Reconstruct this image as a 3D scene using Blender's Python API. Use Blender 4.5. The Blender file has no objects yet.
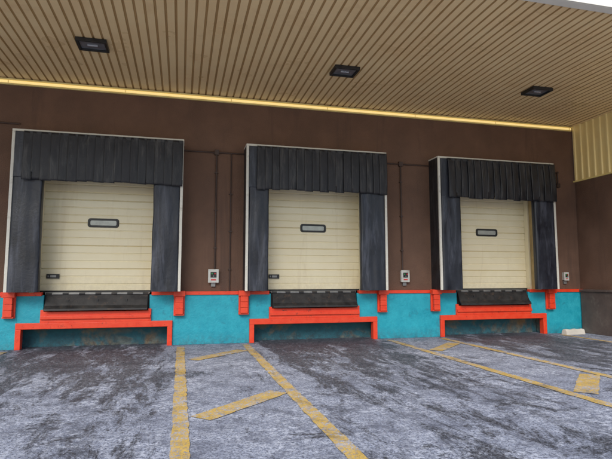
import bpy, bmesh, math, random
from mathutils import Vector, noise
random.seed(7)
scene = bpy.context.scene
R = math.radians

# ------------------------------------------------------------------ materials
def new_mat(name):
    m = bpy.data.materials.new(name); m.use_nodes = True
    nt = m.node_tree; nt.nodes.clear()
    out = nt.nodes.new('ShaderNodeOutputMaterial')
    b = nt.nodes.new('ShaderNodeBsdfPrincipled')
    nt.links.new(b.outputs[0], out.inputs[0])
    return m, nt, b

class G:
    """small node graph helper"""
    def __init__(s, nt):
        s.nt = nt; s.L = nt.links
        s.pos = nt.nodes.new('ShaderNodeNewGeometry').outputs['Position']
    def mapped(s, sc=(1,1,1), loc=(0,0,0)):
        n = s.nt.nodes.new('ShaderNodeMapping'); n.inputs['Scale'].default_value = sc
        n.inputs['Location'].default_value = loc
        s.L.new(s.pos, n.inputs['Vector']); return n.outputs[0]
    def noise(s, scale, detail=4, rough=.6, vec=None, dist=0.0):
        n = s.nt.nodes.new('ShaderNodeTexNoise'); n.inputs['Scale'].default_value = scale
        n.inputs['Detail'].default_value = detail; n.inputs['Roughness'].default_value = rough
        n.inputs['Distortion'].default_value = dist
        s.L.new(vec if vec else s.pos, n.inputs['Vector']); return n.outputs['Fac']
    def ramp(s, fac, a, b, lo=0.0, hi=1.0):
        n = s.nt.nodes.new('ShaderNodeMapRange'); n.clamp = True
        n.inputs['From Min'].default_value = a; n.inputs['From Max'].default_value = b
        n.inputs['To Min'].default_value = lo; n.inputs['To Max'].default_value = hi
        s.L.new(fac, n.inputs['Value']); return n.outputs['Result']
    def math(s, op, a, b=None):
        n = s.nt.nodes.new('ShaderNodeMath'); n.operation = op
        for i, v in enumerate((a, b)):
            if v is None: continue
            if isinstance(v, (int, float)): n.inputs[i].default_value = v
            else: s.L.new(v, n.inputs[i])
        return n.outputs[0]
    def mix(s, f, a, b, mode='MIX'):
        n = s.nt.nodes.new('ShaderNodeMix'); n.data_type = 'RGBA'; n.blend_type = mode
        for idx, v in ((0, f), (6, a), (7, b)):
            if isinstance(v, (int, float)): n.inputs[idx].default_value = v
            elif isinstance(v, tuple): n.inputs[idx].default_value = (v[0], v[1], v[2], 1)
            else: s.L.new(v, n.inputs[idx])
        return n.outputs[2]
    def bump(s, h, strength, dist, bsdf):
        n = s.nt.nodes.new('ShaderNodeBump'); n.inputs['Strength'].default_value = strength
        n.inputs['Distance'].default_value = dist
        s.L.new(h, n.inputs['Height']); s.L.new(n.outputs[0], bsdf.inputs['Normal'])
    def sep(s):
        n = s.nt.nodes.new('ShaderNodeSeparateXYZ'); s.L.new(s.pos, n.inputs[0]); return n.outputs

def paint(name, c1, c2, scale=3, rough=.5, bump=.1, bscale=80, metal=0, lo=.35, hi=.7, dirt=None, dirt_lo=.55, dirt_hi=.75, dirt_scale=2.0, streak=False, bdist=.004, splash=None):
    m, nt, b = new_mat(name); g = G(nt)
    n1 = g.noise(scale, 3, .65)
    col = g.mix(g.ramp(n1, lo, hi), c1, c2)
    if dirt:
        v = g.mapped((1, 1, .12)) if streak else None
        n2 = g.noise(dirt_scale, 4, .7, v, .4)
        col = g.mix(g.ramp(n2, dirt_lo, dirt_hi), col, dirt)
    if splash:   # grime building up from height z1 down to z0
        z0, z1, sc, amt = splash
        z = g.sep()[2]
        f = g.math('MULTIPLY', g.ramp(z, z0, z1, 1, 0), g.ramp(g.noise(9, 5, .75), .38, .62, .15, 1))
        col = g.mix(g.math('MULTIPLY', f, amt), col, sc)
    nt.links.new(col, b.inputs['Base Color'])
    nt.links.new(g.ramp(n1, .3, .7, max(rough-.12, .05), min(rough+.12, 1)), b.inputs['Roughness'])
    b.inputs['Metallic'].default_value = metal
    if bump: g.bump(g.noise(bscale, 2, .6), bump, bdist, b)
    return m

M = {}
M['brown'] = paint('brown_stucco', (.130,.072,.048), (.185,.106,.073), 1.2, .85, .8, 38, dirt=(.100,.060,.045), dirt_scale=1.7, streak=True, bdist=.014)
M['brown_low'] = paint('brown_block', (.085,.062,.055), (.13,.098,.085), 3, .85, .5, 40, dirt=(.17,.14,.12), bdist=.01)
M['turq'] = paint('turquoise_paint', (.010,.33,.44), (.025,.42,.53), 5, .55, .6, 24, dirt=(.02,.22,.30), dirt_lo=.58, dirt_hi=.78, dirt_scale=4.5, bdist=.012, splash=(0.0, .30, (.05,.10,.12), .6))
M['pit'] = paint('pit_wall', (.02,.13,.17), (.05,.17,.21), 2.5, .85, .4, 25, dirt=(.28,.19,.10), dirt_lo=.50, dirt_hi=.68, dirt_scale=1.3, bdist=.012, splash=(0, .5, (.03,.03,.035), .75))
M['orange'] = paint('orange_red_paint', (.80,.050,.016), (.86,.078,.027), 6, .42, .35, 30, dirt=(.20,.03,.02), dirt_lo=.61, dirt_hi=.76, dirt_scale=9, bdist=.008)
M['vinyl'] = paint('black_vinyl', (.011,.013,.021), (.024,.028,.041), 2.2, .40, .4, 18, dirt=(.10,.11,.145), dirt_lo=.50, dirt_hi=.80, dirt_scale=6.0, streak=True, bdist=.010)
M['vinyl2'] = paint('black_vinyl_curtain', (.014,.0145,.018), (.029,.030,.036), 3.0, .5, .4, 22, dirt=(.10,.097,.095), dirt_lo=.52, dirt_hi=.80, dirt_scale=8.0, streak=True, bdist=.008)
M['rubber'] = paint('black_rubber', (.012,.012,.013), (.03,.03,.033), 8, .75, .3, 60)
M['cream'] = paint('door_cream', (.82,.73,.50), (.86,.78,.56), 1.5, .42, .0, 60, dirt=(.68,.58,.38), dirt_lo=.58, dirt_hi=.85, dirt_scale=3.0, streak=True, splash=(1.15, 1.75, (.45,.38,.27), .35))
M['wood'] = paint('jamb_board', (.46,.33,.15), (.58,.43,.21), 5, .6, .2, 40, dirt=(.28,.20,.10), dirt_lo=.5, dirt_hi=.75, dirt_scale=8, streak=True)
M['trim'] = paint('trim_white', (.68,.66,.59), (.76,.74,.66), 5, .5, .1, 60, dirt=(.35,.32,.26), dirt_lo=.58, dirt_hi=.8, dirt_scale=5)
M['fascia'] = paint('fascia_white', (.78,.76,.68), (.82,.80,.73), 2, .45, .0, 60)
M['soffit'] = paint('soffit_tan_metal', (.90,.66,.36), (.93,.72,.41), 1.0, .34, .0, 30, dirt=(.82,.58,.31), dirt_scale=1.3)
M['groove_shade'] = paint('soffit_groove_shade', (.50,.32,.14), (.56,.37,.17), 1.0, .5, .0, 30)  # darker tan: shadow in the grooves put into the colour
M['yellow_metal'] = paint('yellow_metal', (.95,.75,.33), (.96,.80,.39), 1.0, .4, .0, 30)
M['yellow_trim'] = paint('yellow_trim', (.95,.76,.28), (.96,.82,.38), 2.0, .4, .0, 30)
M['grey_metal'] = paint('grey_steel', (.22,.22,.22), (.34,.34,.33), 5, .45, .1, 50, metal=.6)
M['dark_metal'] = paint('dark_steel', (.022,.022,.024), (.05,.048,.047), 5, .5, .2, 50, metal=.3, dirt=(.12,.075,.05), dirt_lo=.56, dirt_hi=.8, dirt_scale=8)
M['black'] = paint('black_plastic', (.012,.012,.013), (.02,.02,.02), 5, .45, 0)
M['brown_pipe'] = paint('brown_pipe_paint', (.045,.025,.02), (.07,.04,.03), 5, .5, .05, 50)
M['box_white'] = paint('panel_box_white', (.55,.55,.51), (.64,.64,.60), 8, .5, .05, 50, dirt=(.3,.28,.24))
M['red'] = paint('red_plastic', (.6,.02,.02), (.65,.03,.03), 5, .35, 0)
M['green'] = paint('green_plastic', (.02,.3,.06), (.03,.35,.08), 5, .35, 0)
M['concrete'] = paint('pale_concrete', (.55,.52,.46), (.66,.63,.57), 3, .85, .4, 30)
M['roof'] = paint('roof_membrane', (.3,.3,.3), (.4,.4,.4), 1, .8, .0, 30)

m, nt, b = new_mat('glow_strip'); 
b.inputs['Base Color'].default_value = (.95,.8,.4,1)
b.inputs['Emission Color'].default_value = (1,.74,.28,1); b.inputs['Emission Strength'].default_value = .62  # weak glow added so the line along the wall top reads bright
M['glow'] = m

def glass_mat(name, c, r):
    m, nt, b = new_mat(name); g = G(nt)
    nt.links.new(g.mix(g.ramp(g.noise(6, 3), .4, .7), c, tuple(x*.75 for x in c)), b.inputs['Base Color'])
    b.inputs['Roughness'].default_value = r
    b.inputs['Coat Weight'].default_value = .6
    return m
M['glass'] = glass_mat('window_acrylic', (.42,.44,.40), .15)
M['lamp_glass'] = glass_mat('lamp_glass', (.16,.17,.19), .12)
M['reflector'] = paint('lamp_reflector', (.35,.36,.4), (.45,.46,.5), 3, .3, 0, metal=.7)

def asphalt_color(g):
    x, y, z = g.sep()
    sp = g.noise(40, 3, .9)
    sp1 = g.noise(15, 4, .88)
    light = g.mix(g.ramp(sp, .42, .57), (.080,.090,.130), (.37,.41,.53))
    # bleached, salty-looking patches
    pat = g.ramp(g.noise(.9, 4, .75, g.mapped((1,1,1), (5,9,0))), .40, .58, .25, .9)
    light = g.mix(g.math('MULTIPLY', g.ramp(sp1, .48, .58), pat), light, (.56,.60,.71))
    light = g.mix(g.ramp(g.noise(2.6, 5, .82), .46, .62, .0, .70), light, (.085,.095,.135))
    st = g.noise(1.1, 6, .80, g.mapped((2.2, .55, 1), (3.1, 1.7, 0)), .35)
    bl = g.noise(.85, 6, .80, g.mapped((1, .8, 1), (7.3, 2.2, 0)), .5)
    bay = g.math('ABSOLUTE', g.math('SUBTRACT', g.math('MODULO', g.math('ADD', x, 1.76+2.475+49.5), 4.95), 2.475))
    inb = g.ramp(bay, 1.2, 1.9, 1, 0)
    near = g.ramp(y, -7.0, -2.0, .0, 1)
    bias = g.math('ADD', g.math('MULTIPLY', inb, .055), g.math('MULTIPLY', g.math('MULTIPLY', near, inb), .13))
    d1 = g.ramp(g.math('ADD', st, bias), .58, .66)
    d2 = g.ramp(g.math('ADD', bl, g.math('MULTIPLY', inb, .04)), .58, .65)
    dk = g.math('MAXIMUM', d1, d2)
    tr = g.math('ABSOLUTE', g.math('SUBTRACT', bay, .85))
    trm = g.math('MULTIPLY', g.ramp(tr, .10, .42, 1, 0), g.ramp(g.math('ADD', st, g.math('MULTIPLY', near, .08)), .47, .61, 0, .8))
    dk = g.math('MAXIMUM', dk, trm)
    grain = g.math('MULTIPLY', g.ramp(sp, .42, .62, 1, .62), g.ramp(sp1, .5, .64, 1, .62))
    dk = g.math('MULTIPLY', dk, grain)
    col = g.mix(g.math('MULTIPLY', dk, .96), light, (.016,.017,.022))
    return col, sp, dk

m, nt, b = new_mat('asphalt'); g = G(nt)
c, sp, dk = asphalt_color(g); nt.links.new(c, b.inputs['Base Color'])
nt.links.new(g.ramp(dk, 0, 1, .82, .5), b.inputs['Roughness'])
g.bump(sp, .9, .014, b)
M['asphalt'] = m

m, nt, b = new_mat('worn_yellow_paint'); g = G(nt)
c, sp, dk = asphalt_color(g)
wear = g.math('ADD', g.math('MULTIPLY', sp, .5), g.math('MULTIPLY', g.noise(3.5, 5, .8), .5))
yc = g.mix(g.ramp(g.noise(5, 4, .7), .35, .7), (.62,.42,.10), (.44,.30,.09))
yc = g.mix(g.ramp(sp, .47, .60, 0, .65), yc, (.18,.135,.07))
yc = g.mix(g.math('MULTIPLY', dk, .5), yc, (.05,.042,.035))
nt.links.new(g.mix(g.ramp(wear, .50, .56), yc, c), b.inputs['Base Color'])
b.inputs['Roughness'].default_value = .7
g.bump(sp, .5, .01, b)
M['yline'] = m

# ------------------------------------------------------------------ mesh building
class MB:
    def __init__(s): s.v = []; s.f = []; s.m = []; s.mats = []; s.smooth = []
    def mi(s, key):
        if key not in s.mats: s.mats.append(key)
        return s.mats.index(key)
    def box(s, x0, x1, y0, y1, z0, z1, mat):
        i = len(s.v); k = s.mi(mat)
        s.v += [(x0,y0,z0),(x1,y0,z0),(x1,y1,z0),(x0,y1,z0),(x0,y0,z1),(x1,y0,z1),(x1,y1,z1),(x0,y1,z1)]
        for q in ((0,3,2,1),(4,5,6,7),(0,1,5,4),(1,2,6,5),(2,3,7,6),(3,0,4,7)):
            s.f.append(tuple(i+a for a in q)); s.m.append(k); s.smooth.append(False)
    def faces(s, vs, fs, mat, smooth=False):
        i = len(s.v); k = s.mi(mat); s.v += vs
        for q in fs: s.f.append(tuple(i+a for a in q)); s.m.append(k); s.smooth.append(smooth)
    def grid(s, nu, nv, fn, mat, smooth=True):
        vs = [fn(a/nu, c/nv) for c in range(nv+1) for a in range(nu+1)]
        fs = [(c*(nu+1)+a, c*(nu+1)+a+1, (c+1)*(nu+1)+a+1, (c+1)*(nu+1)+a) for c in range(nv) for a in range(nu)]
        s.faces(vs, fs, mat, smooth)
    def tube(s, p0, p1, r, mat, n=12):
        p0 = Vector(p0); p1 = Vector(p1); d = (p1-p0).normalized()
        a = d.orthogonal().normalized(); c = d.cross(a)
        vs = []
        for p in (p0, p1):
            for i in range(n):
                t = 2*math.pi*i/n; vs.append(tuple(p + a*math.cos(t)*r + c*math.sin(t)*r))
        fs = [(i, (i+1)%n, n+(i+1)%n, n+i) for i in range(n)]
        s.faces(vs, fs, mat, True)
        s.faces(vs[:n], [tuple(range(n))[::-1]], mat); s.faces(vs[n:], [tuple(range(n))], mat)
    def obj(s, name, parent=None, loc=(0,0,0), bevel=0, solid=0):
        me = bpy.data.meshes.new(name); me.from_pydata(s.v, [], s.f)
        for k in s.mats: me.materials.append(M[k])
        for p, k, sm in zip(me.polygons, s.m, s.smooth): p.material_index = k; p.use_smooth = sm
        me.update()
        o = bpy.data.objects.new(name, me); scene.collection.objects.link(o)
        o.location = loc
        if parent: o.parent = parent
        if solid:
            md = o.modifiers.new('s', 'SOLIDIFY'); md.thickness = solid; md.offset = 0
        if bevel:
            md = o.modifiers.new('b', 'BEVEL'); md.width = bevel; md.segments = 2; md.limit_method = 'ANGLE'; md.angle_limit = R(40)
            md.harden_normals = False
        return o
def empty(name, loc=(0,0,0)):
    e = bpy.data.objects.new(name, None); scene.collection.objects.link(e); e.location = loc; e.empty_display_size = .3
    return e

BAYS = [-1.76, 3.19, 8.14]
ALLB = [-11.66, -6.71] + BAYS
XR = 11.03; XL = -16.0
HC = 5.9      # soffit height
YF = -5.58    # canopy front edge

# ------------------------------------------------------------------ ground
mb = MB(); mb.faces([(-400,-400,0),(400,-400,0),(400,400,0),(-400,400,0)], [(0,1,2,3)], 'asphalt'); mb.obj('ground')
mb = MB(); mb.faces([(-60,-60,.004),(60,-60,.004),(60,-12.9,.004),(-60,-12.9,.004)], [(0,1,2,3)], 'concrete'); mb.obj('bounce_yard')  # unseen pale ground behind the camera, added to bounce light under the canopy

mb = MB()
def strip(p0, p1, w, z=.008, cut=None):
    p0 = Vector(p0); p1 = Vector(p1); d = p1-p0; L = d.length; d.normalize(); n = Vector((-d.y, d.x))
    k = max(2, int(L/.10)); vs = []
    for i in range(k+1):
        p = p0 + d*(L*i/k)
        a = w/2 + random.uniform(-.010, .010); c = w/2 + random.uniform(-.010, .010)
        vs += [(p.x+n.x*a, p.y+n.y*a, z), (p.x-n.x*c, p.y-n.y*c, z)]
    mb.faces(vs, [(2*i, 2*i+1, 2*i+3, 2*i+2) for i in range(k)], 'yline')
for c in ALLB + [13.09]:
    for x in (c+1.76+.03, c+1.76+1.47):
        strip((x, -.45), (x, -12.5), .165)
    x0 = c+1.76
    for y in (-2.35, -6.35, -10.35):
        strip((x0+.24, y), (x0+1.30, y+1.05), .29)
mb.obj('parking_lines')

# ------------------------------------------------------------------ building
B = empty('warehouse_building')
mb = MB()
edges = [XL]
for c in ALLB: edges += [c-1.28, c+1.28]
edges.append(XR)
for i in range(0, len(edges), 2): mb.box(edges[i], edges[i+1], 0, .3, 1.15, 3.75, 'brown')
mb.box(XL, XR, 0, .3, 3.75, 7.6, 'brown')
mb.obj('wall', B)
mb = MB(); mb.box(XL, XR, -.02, 25, 7.6, 7.75, 'roof'); mb.box(XL, XL+.3, .3, 25, 0, 7.6, 'brown'); mb.box(XR+.02, XR+.3, .3, 25, 0, 7.6, 'brown'); mb.box(XL+.3, XR, 24.7, 25, 0, 7.6, 'brown')
mb.obj('roof', B)
mb = MB()
pe = [XL]
for c in ALLB: pe += [c-1.60, c+1.60]
pe.append(XR-.02)
for i in range(0, len(pe), 2): mb.box(pe[i], pe[i+1], -.10, .0, 0, 1.14, 'turq')
for c in ALLB:
    mb.box(c-1.60, c-1.09, -.098, 0, .50, 1.14, 'turq')
    mb.box(c+1.09, c+1.60, -.098, 0, .50, 1.14, 'turq')
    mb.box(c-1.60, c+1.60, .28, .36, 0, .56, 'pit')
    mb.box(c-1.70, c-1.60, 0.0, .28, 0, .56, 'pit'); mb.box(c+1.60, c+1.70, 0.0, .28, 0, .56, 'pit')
    mb.box(c-1.60, c+1.60, .0, .5, .56, .62, 'rubber')
    mb.box(c-1.28, c+1.28, .45, .5, .62, 1.2, 'rubber')
mb.obj('dock_wall', B, bevel=.006)
mb = MB()
oe = [XL]
for c in ALLB: oe += [c-1.13, c+1.13]
oe.append(XR-.02)
for i in range(0, len(oe), 2): mb.box(oe[i], oe[i+1], -.135, -.002, 1.125, 1.205, 'orange')
mb.obj('dock_edge_angle', B, bevel=.006)
# canopy soffit: flat pans, narrow recessed grooves
mb = MB()
x = XL; p = .165
while x < XR-.01:
    e = min(x+.122, XR)
    a = HC+.012+random.uniform(-.002, .002); h = HC+.032
    y0 = YF+.06; y1 = 0
    mb.faces([(x,y0,a),(x,y1,a),(e,y1,a),(e,y0,a)], [(0,1,2,3)], 'soffit')
    n2 = min(x+p, XR)
    if n2 > e+.01:
        mb.faces([(e,y0,a),(e,y1,a),(e+.010,y1,h),(e+.010,y0,h),(n2-.010,y1,h),(n2-.010,y0,h),(n2,y1,a),(n2,y0,a)],
                 [(0,1,2,3),(3,2,4,5),(5,4,6,7)], 'groove_shade')
    x += p
mb.obj('soffit_panels', B)
mb = MB(); mb.box(XL, XR+.3, YF+.05, 0, HC+.35, HC+.6, 'roof')
mb.obj('canopy_roof', B)
mb = MB()
mb.box(XL, XR+.3, YF-.10, YF+.05, HC-.02, HC+.75, 'fascia'); mb.box(XL, XR+.3, YF-.13, YF-.10, HC-.02, HC+.06, 'fascia')
mb.box(XL, XR+.3, YF-.14, YF+.06, HC+.75, HC+.80, 'fascia')
mb.obj('fascia', B, bevel=.005)
mb = MB(); mb.box(XL, XR-.06, -.05, -.001, HC-.125, HC-.090, 'yellow_trim'); mb.box(XL, XR-.06, -.10, -.001, HC-.030, HC-.004, 'yellow_trim')
mb.obj('eave_trim', B, bevel=.004)
mb = MB(); mb.box(XL, XR-.06, -.045, -.001, HC-.088, HC-.032, 'glow')  # trim strip given an added glow to brighten the eave line
x = XL+2.4
while x < XR-.1: mb.box(x-.008, x+.008, -.049, -.001, HC-.088, HC-.032, 'yellow_trim'); x += 2.45
mb.obj('eave_glow_strip')
# side wall
mb = MB()
mb.box(XR, XR+.3, YF+.05, -.0, 0, 4.32, 'brown')
mb.box(XR-.13, XR, YF+.05, -.14, 0, 1.14, 'brown_low')
mb.box(XR-.17, XR, YF+.05, -.14, 1.14, 1.20, 'brown_low')
mb.obj('side_wall', B, bevel=.006)
mb = MB()
vs = []; fs = []; prof = []; y = YF+.05
while y < -.02:
    prof += [(y, 0), (y+.12, 0), (y+.14, -.03), (y+.19, -.03), (y+.21, 0)]; y += .23
prof = [(min(a, 0), z) for a, z in prof]
for a, z in prof: vs += [(XR+z-.005, a, 4.30), (XR+z-.005, a, HC+.02)]
for i in range(len(prof)-1): fs.append((2*i, 2*i+1, 2*i+3, 2*i+2))
mb.faces(vs, fs, 'yellow_metal')
mb.box(XR-.05, XR, YF+.05, 0, 4.27, 4.31, 'yellow_trim')
mb.box(XR, XR+.3, YF+.05, 0, 4.33, HC+.3, 'roof')
mb.obj('side_cladding', B)

# doors
for bi, c in enumerate(ALLB):
    mb = MB()
    z0 = 1.20; z1 = 3.80
    pts = []
    ph = .52; z = z0
    while z < z1-.01:
        for r in range(3):
            a = z + r*ph/3
            pts += [(a+.004, .016), (a+.014, .0), (a+ph/3-.020, .0), (a+ph/3-.010, .009)]
        pts += [(z+ph-.006, .030)]
        z += ph
    vs = []; fs = []
    for zz, yy in pts: vs += [(c-1.27, .13+yy, zz), (c+1.27, .13+yy, zz)]
    for i in range(len(pts)-1): fs.append((2*i, 2*i+1, 2*i+3, 2*i+2))
    mb.faces(vs, fs, 'cream')
    mb.box(c-1.27, c+1.27, .19, .22, 1.2, 3.8, 'cream')
    mb.box(c-1.26, c+1.26, .10, .128, 1.19, 1.235, 'rubber')      # bottom seal
    wx = c+.02; wz = 2.76
    def rr(w, h, r, yy, k=6):
        o = []
        for cx, cz, a0 in ((w-r, h-r, 0), (-w+r, h-r, 90), (-w+r, -h+r, 180), (w-r, -h+r, 270)):
            for i in range(k+1):
                t = R(a0+90*i/k); o.append((wx+cx+r*math.cos(t), yy, wz+cz+r*math.sin(t)))
        return o
    rings = [rr(.335,.105,.06,.129), rr(.325,.097,.055,.105), rr(.285,.062,.035,.105), rr(.278,.055,.03,.125)]
    N = len(rings[0])
    vs = sum(rings, [])
    fs = [(a*N+i, a*N+(i+1)%N, (a+1)*N+(i+1)%N, (a+1)*N+i) for a in range(3) for i in range(N)]
    mb.faces(vs, fs, 'black')
    mb.faces(rr(.28,.057,.03,.121), [tuple(range(N))], 'glass')
    lx = c-.98
    mb.box(lx-.13, lx+.13, .095, .125, 1.50, 1.60, 'black'); mb.box(lx-.05, lx+.07, .085, .095, 1.525, 1.575, 'grey_metal')
    mb.box(lx-.10, lx-.08, .08, .095, 1.53, 1.57, 'grey_metal')
    mb.obj('overhead_door', B, bevel=0)
    mb = MB()
    for s in (-1, 1):
        a, d = sorted((c+s*1.225, c+s*1.279)); mb.box(a, d, -.02, .125, 1.2, 3.75, 'cream')
        a, d = sorted((c+s*1.285, c+s*1.33)); mb.box(a, d, -.34, -.003, 1.2, 3.75, 'wood')
    mb.obj('door_jamb', B, bevel=.004)

# ------------------------------------------------------------------ dock shelters
def pad(mb, x0, x1, y0, y1, z0, z1, seed, taper=0.0):
    """foam pad wrapped in vinyl, lightly wrinkled"""
    prof = []; r = .045
    for cx, cy, a0 in ((x1-r, y1-r, 0), (x0+r, y1-r, 90), (x0+r, y0+r, 180), (x1-r, y0+r, 270)):
        k = 4
        for i in range(k+1):
            t = R(a0+90*i/k); prof.append([cx+r*math.cos(t), cy+r*math.sin(t)])
    full = []
    for i in range(len(prof)):
        a = prof[i]; c_ = prof[(i+1)%len(prof)]
        d = math.hypot(c_[0]-a[0], c_[1]-a[1]); k = max(1, int(d/.045))
        for j in range(k): full.append((a[0]+(c_[0]-a[0])*j/k, a[1]+(c_[1]-a[1])*j/k))
    n = len(full); nz = int((z1-z0)/.03); vs = []
    for j in range(nz+1):
        z = z0+(z1-z0)*j/nz
        for (x, y) in full:
            q = Vector((x*3.0+seed, y*3.0, z*1.2+seed))
            q2 = Vector((x*9+seed*2, y*9, z*1.6+x*3))
            d = noise.noise(q)*.024+noise.noise(q2)*.014
            vs.append((x+d*.6, min(y+d, -.002), z))
    fs = [(j*n+i, j*n+(i+1)%n, (j+1)*n+(i+1)%n, (j+1)*n+i) for j in range(nz) for i in range(n)]
    mb.faces(vs, fs, 'vinyl', True)
    mb.faces(vs[:n], [tuple(range(n))[::-1]], 'vinyl'); mb.faces(vs[-n:], [tuple(range(n))], 'vinyl')

for bi, c in enumerate(ALLB):
    S = empty('dock_shelter', (c, 0, 0))
    W = 1.755; D = .50; ZT = 4.66; ZB = 1.215
    li = (-1.12, -1.22, -1.14)[max(bi-2, 0)] ; ri = (1.13, 1.06, 1.08)[max(bi-2, 0)]
    mb = MB()
    mb.box(-W, -W+.05, -D+.04, -.002, ZB, ZT-.03, 'vinyl2'); mb.box(W-.05, W, -D+.04, -.002, ZB, ZT-.03, 'vinyl2')
    mb.box(-W+.05, W-.05, -D+.04, -.002, ZT-.09, ZT-.03, 'vinyl2')
    mb.obj('frame', S)
    mb = MB()
    t = .055
    mb.box(-W-.006, -W+t, -D-.012, -D+.04, ZB, ZT-.05, 'trim')
    mb.box(W-t, W+.006, -D-.012, -D+.04, ZB, ZT-.05, 'trim')
    mb.box(-W-.006, W+.006, -D-.012, -D+.04, ZT-.05, ZT, 'trim')
    mb.box(-W-.010, W+.010, -D+.04, -.002, ZT-.03, ZT+.004, 'trim')
    mb.obj('edge_trim', S, bevel=.006)
    mb = MB(); pad(mb, -W+t+.003, li, -D-.03, -.36, ZB, 3.9, 3.1+bi*5); mb.obj('side_pad_a', S)
    mb = MB(); pad(mb, ri, W-t-.003, -D-.03, -.36, ZB, 3.9, 8.7+bi*5); mb.obj('side_pad_b', S)
    mb = MB(); mb.box(-W+t+.002, W-t-.002, -D+.02, -.02, 3.76, ZT-.10, 'vinyl'); 
    mb.box(-W+t+.004, -W+t+.27, -D-.045, -D+.02, 3.62, ZT-.055, 'vinyl')
    mb.obj('header_pad', S, bevel=.015)
    mb = MB()
    xa = -W+.24; xb = W-.02
    rnd = random.Random(bi*13+2)
    cuts = [0]
    while cuts[-1] < 1: cuts.append(cuts[-1]+rnd.uniform(.050, .068))
    cuts = [q/cuts[-1] for q in cuts]
    for k in range(len(cuts)-1):
        sx = xa+(xb-xa)*cuts[k]; sw = (xb-xa)*(cuts[k+1]-cuts[k])
        bot = 3.575+rnd.uniform(-.022, .018); kick = rnd.uniform(.0, .04); off = rnd.uniform(-.006, .006); lean = rnd.uniform(-.007, .007)
        def fn(u, v, k=k, bot=bot, kick=kick, off=off, sx=sx, sw=sw, lean=lean):
            xx = min(sx+u*1.12*sw+lean*(1-v), xb+.01); zz = bot+(ZT-.06-bot)*v
            yy = -D-.055-.024*(1-u)-off + noise.noise(Vector((xx*6+bi*9, zz*1.6, 0)))*.016*(1.2-v) + noise.noise(Vector((xx*15+bi*9, zz*4, 3)))*.006 - kick*(1-v)**2 - .03*math.sin(math.pi*min(1, (1-v)*.9))
            return (xx, yy, zz)
        mb.grid(7, 22, fn, 'vinyl2')
    mb.box(xa, xb, -D-.07, -D-.03, ZT-.12, ZT-.052, 'vinyl2')
    mb.obj('head_curtain', S, solid=.006)
    mb = MB(); mb.box(W-.30, W-.004, -D-.035, -D+.01, 3.62, 3.72, 'vinyl'); mb.obj('corner_flap', S, bevel=.01)

# ------------------------------------------------------------------ levellers
for bi, c in enumerate(ALLB):
    Lv = empty('dock_leveler', (c, 0, 0))
    mb = MB()
    mb.box(-1.085, 1.085, -.03, .44, 1.175, 1.20, 'grey_metal')
    mb.box(-1.085, 1.085, -.03, .02, .80, 1.175, 'rubber')
    mb.tube((-1.07, -.055, 1.165), (1.07, -.055, 1.165), .022, 'grey_metal')
    for k in range(7):
        x = -1.0+k*.333; mb.tube((x-.06, -.055, 1.165), (x+.06, -.055, 1.165), .030, 'dark_metal')
    mb.obj('deck', Lv)
    mb = MB()
    pr = [(-.07, 1.145), (-.13, 1.04), (-.20, .92), (-.27, .855), (-.275, .815), (-.245, .81), (-.22, .845), (-.16, .89), (-.09, 1.01), (-.04, 1.12)]
    n = len(pr); vs = [(-1.05, a, z) for a, z in pr]+[(1.05, a, z) for a, z in pr]
    fs = [(i, n+i, n+(i+1)%n, (i+1)%n) for i in range(n)]+[tuple(range(n)), tuple(range(2*n-1, n-1, -1))]
    mb.faces(vs, fs, 'dark_metal')
    for x in (-.6, 0, .6): mb.box(x-.02, x+.02, -.16, -.035, .85, 1.05, 'dark_metal')
    mb.obj('lip', Lv, bevel=.004)
    mb = MB()
    mb.box(-1.60, 1.60, -.165, -.0, .425, .555, 'orange')
    mb.box(-1.60, -1.49, -.16, -.0, 0, .425, 'orange'); mb.box(1.49, 1.60, -.16, -.0, 0, .425, 'orange')
    mb.box(-1.09, 1.09, -.155, -.032, .555, .79, 'orange')
    mb.box(-1.12, 1.12, -.20, -.155, .63, .70, 'orange')
    for s in (-1, 1): mb.box(s*1.10-.035, s*1.10+.035, -.15, -.02, .555, .83, 'orange')
    mb.obj('portal_frame', Lv, bevel=.008)

for bi, c in enumerate(ALLB):
    for s in (-1, 1):
        P = empty('dock_bumper', (c+s*1.74, 0, 0)); mb = MB()
        mb.box(-.12, .12, -.15, -.102, .66, 1.22, 'orange')
        mb.box(-.13, .13, -.27, -.15, 1.10, 1.215, 'orange')
        for k in range(3):
            z = .70+k*.132; mb.box(-.085, .085, -.255+random.uniform(-.004, .004), -.15, z, z+.128, 'orange')
        mb.box(-.11, .11, -.22, -.15, .665, .698, 'orange')
        for z in (.76, 1.04):
            mb.tube((-.095, -.21, z), (.095, -.21, z), .014, 'orange', 8)
        mb.obj('bumper_body', P, bevel=.006)

# ------------------------------------------------------------------ conduits and control boxes
def conduit(pts, r=.018, mat='brown_pipe', boxes=()):
    mb = MB()
    for a, c_ in zip(pts[:-1], pts[1:]): mb.tube(a, c_, r, mat, 10)
    for p in pts[1:-1]:
        mb.tube((p[0], p[1]-.028, p[2]), (p[0], p[1]+.03, p[2]), r*1.7, mat, 12)
    for (x, z) in boxes: mb.box(x-.05, x+.05, -.07, -.001, z-.06, z+.06, mat)
    z0, z1 = min(p[2] for p in pts), max(p[2] for p in pts)
    z = z0+.5
    while z < z1-.2:
        x = pts[-1][0]; mb.box(x-.04, x+.04, -.055, -.001, z-.012, z+.012, mat); z += .9
    return mb.obj('conduit_pipe')
conduit([(0.0, -.035, 4.52), (.77, -.035, 4.52), (.77, -.035, 1.72)], boxes=((.77, 4.52),))
conduit([(.77, -.035, 4.52), (1.43, -.035, 4.52)])
conduit([(1.12, -.035, 4.52), (1.12, -.035, 1.22)], r=.014)
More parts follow.
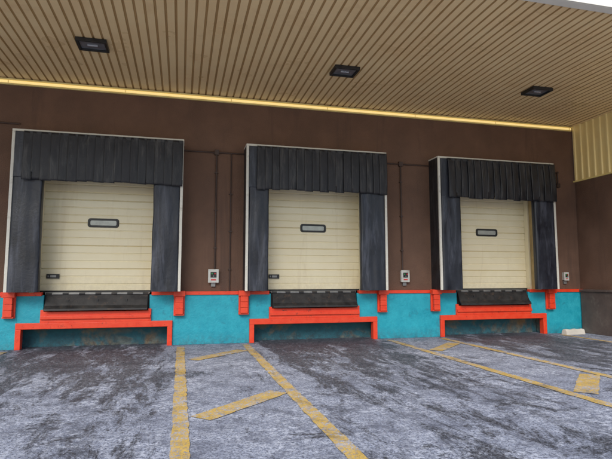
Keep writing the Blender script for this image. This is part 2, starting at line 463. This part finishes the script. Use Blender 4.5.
conduit([(4.95, -.035, 4.50), (5.55, -.035, 4.50), (5.55, -.035, 1.72)], boxes=((5.55, 4.50),))
conduit([(5.55, -.035, 4.50), (6.38, -.035, 4.50)])
conduit([(9.9, -.035, 4.52), (10.42, -.035, 4.52), (10.42, -.035, 4.2)], boxes=((10.42, 4.15),))
conduit([(-3.52, -.035, 4.9), (-4.1, -.035, 4.9), (-4.1, -.035, 1.7)])

for k, x in enumerate((.74, 5.60, 10.50, -4.1)):
    P = empty('control_box', (x, -.001, 1.56)); mb = MB()
    w, h = ((.115, .15), (.11, .145), (.07, .11), (.11, .15))[k]
    mb.box(-w, w, -.10, 0, -h, h, 'box_white')
    mb.box(-w-.008, w+.008, -.108, -.085, -h-.008, h+.008, 'box_white')
    mb.obj('housing', P, bevel=.008)
    mb = MB()
    mb.box(-w*.6, w*.6, -.116, -.108, -h*.25, h*.62, 'black')
    mb.tube((-w*.3, -.116, h*.35), (-w*.3, -.132, h*.35), .016, 'green'); mb.tube((w*.3, -.116, h*.35), (w*.3, -.132, h*.35), .016, 'red')
    mb.tube((0, -.116, -h*.02), (0, -.130, -h*.02), .014, 'grey_metal')
    mb.box(-w*.5, w*.5, -.112, -.108, -h*.70, -h*.5, 'red')
    mb.obj('buttons', P)
    mb = MB(); mb.box(-.05, .05, -.05, 0, -h-.10, -h-.012, 'grey_metal'); mb.obj('junction', P, bevel=.004)

# ------------------------------------------------------------------ soffit lights
for x in (-1.71, 3.27, 8.02, -6.7, -11.6):
    P = empty('ceiling_light', (x, -2.27, HC)); mb = MB()
    w, d, t = .27, .22, .045
    for a in ((-w, w, -d, -d+t), (-w, w, d-t, d), (-w, -w+t, -d+t, d-t), (w-t, w, -d+t, d-t)):
        mb.box(a[0], a[1], a[2], a[3], -.06, .008, 'black')
    mb.box(-w+t, w-t, -d+t, d-t, -.008, .008, 'black')
    mb.obj('housing', P, bevel=.004)
    mb = MB(); mb.box(-w+t+.003, w-t-.003, -d+t+.003, d-t-.003, -.030, -.024, 'lamp_glass')
    mb.tube((-.09, 0, -.035), (.09, 0, -.035), .022, 'reflector'); mb.obj('lens', P)

# ------------------------------------------------------------------ wheel stop lump at the right end
mb = MB()
pr = [(-.09, 0), (-.075, .10), (-.04, .14), (.04, .14), (.075, .10), (.09, 0)]
n = len(pr); vs = []
K = 8
for j in range(K+1):
    xx = -.32+.64*j/K
    for a, z in pr: vs.append((xx+random.uniform(-.01, .01), a+random.uniform(-.008, .008), max(0, z+random.uniform(-.012, .008)) if z > 0 else 0))
fs = [(j*n+i, (j+1)*n+i, (j+1)*n+i+1, j*n+i+1) for j in range(K) for i in range(n-1)]+[tuple(range(n)), tuple(range(K*n+n-1, K*n-1, -1))]
mb.faces(vs, fs, 'concrete')
o = mb.obj('wheel_stop', None, (10.35, -.42, .001), bevel=.006); o.rotation_euler[2] = R(4)

# ------------------------------------------------------------------ light: hazy front sun
el, rot = 42, 207
w = bpy.data.worlds.new("World"); scene.world = w; w.use_nodes = True
nt = w.node_tree; bg = nt.nodes['Background']
sky = nt.nodes.new('ShaderNodeTexSky'); sky.sky_type = 'NISHITA'; sky.sun_disc = False
sky.sun_elevation = R(el); sky.sun_rotation = R(rot); sky.dust_density = 1.5
nt.links.new(sky.outputs[0], bg.inputs[0]); bg.inputs[1].default_value = .15
sun = bpy.data.lights.new('sun', 'SUN'); sun.energy = 4.0; sun.angle = R(42); sun.color = (1, .955, .88)
so = bpy.data.objects.new('sun', sun); scene.collection.objects.link(so)
dirv = Vector((math.sin(R(rot))*math.cos(R(el)), math.cos(R(rot))*math.cos(R(el)), math.sin(R(el))))
so.rotation_euler = dirv.to_track_quat('Z', 'Y').to_euler()
so.location = (-10, -20, 20)

# ------------------------------------------------------------------ camera
cam = bpy.data.cameras.new('camera'); co = bpy.data.objects.new('camera', cam); scene.collection.objects.link(co)
co.location = (0, -12, 1.5); co.rotation_euler = (R(90+5.6), 0, R(-14))
cam.sensor_width = 36; cam.lens = 36*500/612; cam.clip_end = 2000
scene.camera = co
scene.view_settings.view_transform = 'Standard'
try: scene.view_settings.look = 'None'
except Exception: pass
scene.view_settings.exposure = 0
